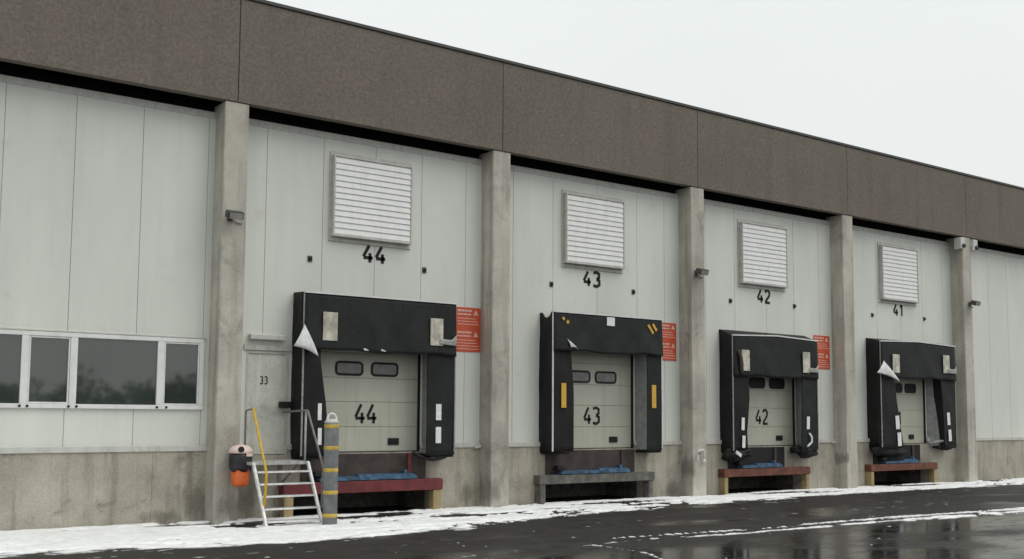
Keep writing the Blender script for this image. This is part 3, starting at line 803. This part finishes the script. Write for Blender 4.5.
# ------------------------------------------------------------------ levellers and kerb frames under the doors
LV = {1: (1.95, 4.15), 2: (7.97, 10.05), 3: (13.98, 15.55), 4: (20.15, 21.85)}
BM = {1: (1.20, 4.78, .43, .66, 'red', 'yellow_post', 'red steel kerb beam on yellow-edged posts under door 44'),
      2: (7.34, 10.86, .445, .645, 'grey_beam', 'grey_beam', 'grey concrete kerb beam on grey posts under door 43'),
      3: (13.30, 16.72, .445, .645, 'rust', 'yellow_post', 'red-brown kerb beam on worn yellow posts under door 42'),
      4: (19.44, 22.78, .445, .645, 'rust', 'yellow_post', 'rusty brown kerb beam on yellow posts under door 41')}
for b in range(1, 5):
    a, c = LV[b]
    t = thing('dock_leveller', ((a+c)/2, 0, .7), 'blue dock leveller lip on a dark brown plate below door '+NUM[b], 'dock leveller', 'dock levellers under the doors')
    x0, x1, z0, z1, mt, pm, lab = BM[b]
    MB().box(a-.30, c+.32, -.075, -.034, z1+.01, 1.185, .006).build('front_plate', M['brown'] if b < 3 else M['rubber'], t)
    m_ = a+(c-a)*(.38 if b % 2 else .55)
    lp = MB().hexa([(a, -.27, z1+.015), (c, -.27, z1+.015), (c, -.08, z1+.02), (a, -.08, z1+.02), (a+.02, -.27, z1+.07), (c-.02, -.27, z1+.085), (c-.02, -.08, z1+.10), (a+.02, -.08, z1+.085)])
    lip = lp.build('lip', M['blue'], t)
    MB().hexa([(m_, -.235, z1+.07), (c-.03, -.235, z1+.08), (c-.03, -.09, z1+.08), (m_, -.09, z1+.07), (m_+.03, -.232, z1+.115), (c-.06, -.232, z1+.11), (c-.05, -.10, z1+.125), (m_+.03, -.10, z1+.13)]).build('hinge_bar', M['blue'], t)
    MB().box(c-.28, c-.21, -.22, -.10, z1+.09, z1+.19, .012).build('support_lug', M['blue'], t)
    MB().box(a-.10, a+.12, -.24, -.08, z1+.10, z1+.20, .02).build('bumper_block', M['rubber'], t)
    MB().box(c-.14, c-.05, -.115, -.076, z1+.02, 1.18, .006).build('edge_post', M['red'] if b == 1 else M['brown'], t)
    t = thing('kerb_frame', ((x0+x1)/2, 0, 0), lab, 'kerb frame', 'kerb frames under the dock levellers')
    MB().box(x0, x1, -.26, -.034, z0, z1, .012).build('beam', M[mt], t)
    pw = {1: .19, 2: .15, 3: .13, 4: .13}[b]
    for xs, s in ((x0+.03, 1), (x1-.03-pw, -1)):
        MB().box(xs, xs+pw, -.24, -.034, -.05, z0-.003, .012).build('post', M[pm], t)

# ------------------------------------------------------------------ red safety signs
SG = [((5.23, 5.87, 3.33, 4.29), 'red safety notice beside dock 44 with two blocks of pale text'),
      ((11.28, 11.86, 3.36, 4.30), 'red safety notice half hidden behind the edge of the dock 43 shelter'),
      ((17.26, 17.97, 3.34, 4.28), 'red safety notice behind the upper right corner of the dock 42 shelter')]
for k, ((a, c, z0, z1), lab) in enumerate(SG):
    t = thing('safety_sign', ((a+c)/2, -.004, z0), lab, 'sign', 'red notices on the wall')
    MB().box(a, c, -.016, -.003, z0, z1, .003).build('board', M['sign_red'], t)
    tx = MB(); rnd = random.Random(20+k); H = z1-z0; W = c-a
    def row(zc, h, u0, u1):
        u = u0
        while u < u1:
            l = min(rnd.uniform(.05, .16), u1-u)
            tx.box(a+W*u, a+W*(u+l), -.0185, -.0162, z0+H*zc-h/2, z0+H*zc+h/2); u += l+.018
    for base in (.0, -.49):
        row(.925+base, .042, .05, .62); row(.845+base, .034, .05, .60)
        for q, e in ((.75, .80), (.685, .86), (.62, .93)): row(q+base, .018, .05, e)
        if base: row(.555+base, .018, .05, .93)
    tx.build('text_rows', M['sign_white'], t)
    em = MB()
    for base in (.0, -.49):
        cx, cz = a+W*.80, z0+H*(.885+base)
        em.prism([(cx-.07, cz-.055), (cx+.07, cz-.055), (cx, cz+.065)], -.0185, -.0162)
    em.build('emblem', M['yellow_mark'] if k == 9 else M['sign_white'], t)

# ------------------------------------------------------------------ small fixtures
def floodlight(x, z, label, s=1.0):
    t = thing('floodlight', (x, -CD, z), label, 'lamp', 'small dark lamps on the columns')
    MB().box(x-.05, x+.05, -CD-.03, -CD-.002, z-.07, z+.07, .006).cyl((x, -CD-.03, z), (x, -CD-.14, z+.02), .02, n=10).build('bracket', M['lamp_grey'], t)
    MB().box(x-.15*s, x+.16*s, -CD-.30, -CD-.12, z-.055, z+.09, .025, rotx(18)).build('housing', M['lamp_grey'], t)
    MB().box(x-.12*s, x+.13*s, -CD-.315, -CD-.303, z-.045, z+.06, .004, rotx(18), (x, -CD-.21, z+.017)).build('lens', M['lamp_glass'], t)
    MB().tube([(x+.05, -CD-.02, z-.05), (x+.16, -CD-.02, z-.10), (x+.235, -CD-.015, z-.10)], .009, 6).build('cable', M['lamp_grey'], t)
floodlight(-.09, 5.56, 'small dark lamp on the column left of dock 44')
floodlight(12.14, 5.55, 'small dark lamp on the column between docks 43 and 42')
floodlight(24.50, 5.60, 'small dark lamp on the column right of dock 41')
for k, (x, lab) in enumerate(((24.18, 'white loudspeaker box on the left side of the column top right of dock 41'), (24.70, 'white loudspeaker box on the right side of the column top right of dock 41'))):
    x = 24.44-.236-.13 if k == 0 else 24.44+.236+.13
    t = thing('loudspeaker', (x, -CD, 7.45), lab, 'loudspeaker', 'white boxes at the column top')
    MB().box(x-.125, x+.125, -CD-.10, -CD+.14, 7.32, 7.68, .02).build('cabinet', M['lamp_white'], t)
    MB().cyl((x+.02, -CD-.10, 7.42), (x+.02, -CD-.16, 7.40), .075, .055, n=16).build('horn', M['lamp_grey'], t)
    MB().box(x+(.126 if k == 0 else -.166), x+(.166 if k == 0 else -.126), -CD-.03, -CD+.03, 7.45, 7.55).build('bracket', M['lamp_white'], t)
PL = [(1.76, 5.01, '44, left of it'), (4.41, 5.01, '44, right of it'), (7.85, 4.98, '43, left of it'), (10.41, 4.99, '43, right of it'),
      (13.87, 5.01, '42, left of it'), (16.46, 5.04, '42, right of it'), (20.01, 5.01, '41, left of it'), (22.67, 5.05, '41, right of it')]
for (x, z, w) in PL:
    t = thing('wall_anchor', (x, 0, z), 'small black square fixture on the wall level with number '+w, 'wall fixture', 'small black square fixtures on the wall')
    MB().box(x-.05, x+.05, -.014, -.002, z-.06, z+.06, .003).build('plate', M['lamp_grey'], t)
    MB().cyl((x, -.014, z), (x, -.06, z-.005), .026, n=10).build('bolt', M['rubber'], t)
# tap on column 3
t = thing('water_tap', (12.22, -CD, .95), 'small grey bent pipe tap low on the column between docks 43 and 42', 'tap')
MB().tube([(12.10, -CD-.005, .90), (12.10, -CD-.06, .94), (12.10, -CD-.07, 1.12), (12.16, -CD-.075, 1.16), (12.27, -CD-.075, 1.16), (12.30, -CD-.075, 1.12), (12.30, -CD-.07, .92)], .022, 8).build('pipe', M['steel_white'], t)
MB().cyl((12.30, -CD-.07, .93), (12.30, -CD-.07, .84), .034, n=12).build('spout', M['steel_white'], t)
MB().cyl((12.10, -CD-.10, 1.08), (12.10, -CD-.14, 1.08), .035, n=12).build('handle', M['grey_rail'], t)

# ------------------------------------------------------------------ steps to the personnel door
SX0, SX1 = .20, 1.26; PZ = 1.10; PY = -1.12; BY = -1.76; RX = 1.27
st = thing('entrance_steps', ((SX0+SX1)/2, -1.4, 0), 'steep white metal steps with a yellow left handrail up to the grey door', 'steps')
nT = 5
for x in (SX0, SX1):
    MB().hexa([(x-.02, BY-.035, -.02), (x+.02, BY-.035, -.02), (x+.02, BY+.035, -.02), (x-.02, BY+.035, -.02),
               (x-.02, PY-.035, PZ), (x+.02, PY-.035, PZ), (x+.02, PY+.035, PZ), (x-.02, PY+.035, PZ)]).build('stringer', M['steel_white'], st)
    MB().box(x-.05, x+.05, BY-.08, BY+.10, 0, .045, .006).build('foot_plate', M['steel_white'], st)
for k in range(nT):
    z = PZ*(k+.50)/(nT+.30); y = BY+(PY-BY)*z/PZ
    MB().box(SX0+.021, SX1-.021, y-.055, y-.037, z-.018, z+.012, .003).build('tread_edge', M['steel_white'], st)
    tr = MB()
    for q in range(6): tr.box(SX0+.021, SX1-.021, y-.034+q*.034, y-.027+q*.034, z-.018, z+.010)
    for q in range(7): tr.box(SX0+.12+q*.12, SX0+.126+q*.12, y-.036, y+.150, z-.016, z+.006)
    tr.build('tread_grating', M['tread'], st)
pl = MB()
for q in range(24): pl.box(SX0+.012, 1.29, PY+.05+q*.042, PY+.057+q*.042, PZ-.03, PZ)
for q in range(9): pl.box(SX0+.06+q*.12, SX0+.066+q*.12, PY+.045, -.06, PZ-.028, PZ-.003)
pl.build('platform_grating', M['tread'], st)
MB().box(SX0-.02, 1.31, PY+.037, PY+.046, PZ-.05, PZ+.005, .002).box(SX0-.02, SX0+.01, PY+.047, -.04, PZ-.05, PZ+.004, .002).box(1.29, 1.31, PY+.047, -.04, PZ-.05, PZ+.008, .002).build('platform_frame', M['tread'], st)
for x in (SX0+.12, 1.22):
    MB().tube([(x, -.055, .62), (x, PY*.72, PZ-.06)], .018, 8).box(x-.04, x+.04, -.055, -.032, .56, PZ-.04, .004).build('wall_bracket', M['grey_rail'], st)
hx = SX0+.03
MB().tube([(hx, -.97, 2.055), (hx, -1.0, 2.05), (hx, -1.61, .96), (hx, -1.625, .90), (hx, -1.565, .33)], .023, 10).build('handrail', M['yellow_rail'], st)
MB().tube([(hx, -.67, PZ), (hx, -.67, 1.98), (hx, -.70, 2.02), (hx, -.965, 2.05)], .019, 8).build('rail_post', M['grey_rail'], st)
MB().tube([(RX, -.04, 2.0), (RX, -1.02, 2.03), (RX, -1.07, 2.01), (RX, -1.70, 1.04), (RX, -1.715, .98), (RX, -1.685, .30)], .020, 10).build('handrail', M['grey_rail'], st)
MB().tube([(RX, -.98, PZ-.05), (RX, -.98, 2.01)], .020, 8).build('rail_post', M['tread'], st)

# ------------------------------------------------------------------ banded protection post
bx, by, R = 1.30, -1.95, .128
t = thing('bollard', (bx, by, 0), 'tall grey protection post with yellow bands beside the metal steps', 'bollard')
MB().lathe((bx, by, 0), [(R, -.05), (R, 1.78), (R*.97, 1.80), (R*.6, 1.815)], 32).build('tube', M['post_grey'], t)
for z in (.16, .56, .95, 1.34, 1.72):
    MB().lathe((bx, by, z), [(R+.001, -.004), (R+.004, 0), (R+.004, .058), (R+.001, .062)], 32).build('band', M['post_band'], t)
MB().lathe((bx, by, 1.802), [(R*.98, 0), (R*.98, .035), (R*.8, .06), (R*.4, .075)], 28).build('cap', M['lamp_white'], t)
MB().tube([(bx-.085, by, 1.83)]+[(bx-.085*math.cos(math.pi*k/10), by, 1.87+.10*math.sin(math.pi*k/10)) for k in range(11)]+[(bx+.085, by, 1.83)], .022, 8).build('lifting_ring', M['steel_white'], t)

# ------------------------------------------------------------------ litter bin hung on the column
cx, cy = .15, -CD-.24
t = thing('litter_bin', (cx, cy, .65), 'orange litter bin with black liner and pale lid hung on the column by the steps', 'bin')
MB().lathe((cx, cy, .66), [(.10, 0), (.135, .015), (.15, .05), (.172, .33)], 28).build('bucket', M['orange'], t)
mb = MB(); n = 40; prof = [(.176, .94), (.195, 1.0), (.205, 1.10), (.20, 1.2), (.19, 1.25)]; rings = []
for r, z in prof:
    rings.append([mb.bm.verts.new((cx+(r+.008*math.sin(9*2*math.pi*k/n+z*20))*math.cos(2*math.pi*k/n), cy+(r+.008*math.sin(9*2*math.pi*k/n+z*20))*math.sin(2*math.pi*k/n), z+(.02*math.sin(5*2*math.pi*k/n) if z < .95 else 0))) for k in range(n)])
for A, B in zip(rings, rings[1:]):
    for k in range(n): mb.bm.faces.new((A[k], A[(k+1) % n], B[(k+1) % n], B[k])).smooth = True
mb.bm.faces.new(rings[0][::-1]); mb.bm.faces.new(rings[-1]); mb.build('liner', M['black_bag'], t)
lid = MB().lathe((cx, cy, 1.252), [(.20, 0), (.215, .02), (.20, .075), (.15, .125), (.07, .15), (.01, .155)], 28).build('lid', M['pale_pink'], t)
MB().cyl((cx-.06, cy-.135, 1.315), (cx-.075, cy-.20, 1.325), .055, n=16).build('opening', M['rubber'], lid)
MB().prism([(cx+.02, 1.20), (cx+.13, 1.20), (cx+.13, 1.255), (cx+.02, 1.255)], cy-.222, cy-.20).build('tag', M['pale_pink'], t)
MB().box(cx-.05, cx+.05, cy+.17, -CD-.003, 1.05, 1.2, .006).build('bracket', M['grey_rail'], t)

# ------------------------------------------------------------------ bare wood far behind the camera (seen in the window glass)
mb = MB(); rnd = random.Random(5)
def leaf(p, s):
    a = Vector((rnd.uniform(-1, 1), rnd.uniform(-1, 1), rnd.uniform(-1, 1))).normalized()*s; bb = a.orthogonal().normalized()*s*.7
    v = [mb.bm.verts.new(Vector(p)+q) for q in (a, bb, -a, -bb)]; mb.bm.faces.new(v)
for k in range(620):
    x = rnd.uniform(-170, 110); y = -88-rnd.uniform(0, 55); h = rnd.uniform(4.2, 6.2)*(1.25 if k % 11 == 0 else 1)
    mb.cyl((x, y, -.2), (x, y, h*1.05), .13, .03, n=5)
    for q in range(7):
        z = h*rnd.uniform(.25, .8); f = rnd.uniform(0, 6.28); r_ = h*rnd.uniform(.15, .3)
        mb.cyl((x, y, z), (x+r_*math.cos(f), y+r_*math.sin(f), z+r_*1.2), .05, .015, n=4)
    for q in range(60):
        z = h*rnd.uniform(.04, 1); r_ = h*.36*(1.1-abs(z/h-.4))*math.sqrt(rnd.random()); f = rnd.uniform(0, 6.28)
        leaf((x+r_*math.cos(f), y+r_*math.sin(f), z), rnd.uniform(.18, .42))
tag(mb.build('far_wood', M['tree']), 'dark distant wood mirrored in the window glass', 'wood', kind='stuff')

# ------------------------------------------------------------------ light, sky, camera
w = bpy.data.worlds.new('World'); scene.world = w; w.use_nodes = True
nt = w.node_tree; nt.nodes.clear()
out = nt.nodes.new('ShaderNodeOutputWorld'); bg = nt.nodes.new('ShaderNodeBackground')
sky = nt.nodes.new('ShaderNodeTexSky'); sky.sky_type = 'NISHITA'; sky.sun_disc = False
EL, AZ = math.radians(52), math.radians(145)      # sun direction: azimuth from +Y towards +X
sky.sun_elevation = EL; sky.sun_rotation = AZ; sky.dust_density = 4; sky.air_density = 1.5
tx = nt.nodes.new('ShaderNodeTexCoord')
sp = nt.nodes.new('ShaderNodeSeparateXYZ'); nt.links.new(tx.outputs['Generated'], sp.inputs[0])
grad = ramp(nt, sp.outputs[2], [(0., (7.2, 7.45, 7.35)), (.35, (8.0, 8.30, 8.20)), (1., (9.5, 9.75, 9.55))])
cl = noise(nt, tx.outputs['Generated'], 2.2, 5, .5)
grad = mix(nt, .5, grad, ramp(nt, cl, [(.3, .90), (.7, 1.0)]), 'MULTIPLY')
c = mix(nt, .93, sky.outputs[0], grad)
nt.links.new(c, bg.inputs[0]); bg.inputs[1].default_value = .1
nt.links.new(bg.outputs[0], out.inputs[0])
L = bpy.data.lights.new('sun', 'SUN'); L.energy = .8; L.angle = math.radians(40); L.color = (1, .97, .93)
so = bpy.data.objects.new('sun', L); COL.objects.link(so)
dirv = Vector((math.sin(AZ)*math.cos(EL), math.cos(AZ)*math.cos(EL), math.sin(EL)))
so.rotation_euler = dirv.to_track_quat('Z', 'Y').to_euler(); so.location = dirv*60

cam = bpy.data.cameras.new('camera'); co = bpy.data.objects.new('camera', cam); COL.objects.link(co)
f, yaw, pit, rol = 1101.1, .6414, .0890, .0063
F = Vector((math.sin(yaw)*math.cos(pit), math.cos(yaw)*math.cos(pit), math.sin(pit)))
Rr = Vector((math.cos(yaw), -math.sin(yaw), 0)); U = Rr.cross(F)
R2 = Rr*math.cos(rol)+U*math.sin(rol); U2 = U*math.cos(rol)-Rr*math.sin(rol)
mw = Matrix((R2, U2, -F)).transposed().to_4x4(); mw.translation = Vector((-7.8947, -19.5914, 1.9189))
co.matrix_world = mw
cam.sensor_width = 36; cam.lens = f/1024*36; cam.shift_y = 40/1024; cam.clip_end = 2000; cam.clip_start = .1
scene.camera = co
vsn = scene.view_settings; vsn.view_transform = 'Standard'; vsn.look = 'None'; vsn.gamma = 1; vsn.exposure = .21
vsn.use_curve_mapping = False
scene.cycles.max_bounces = 6
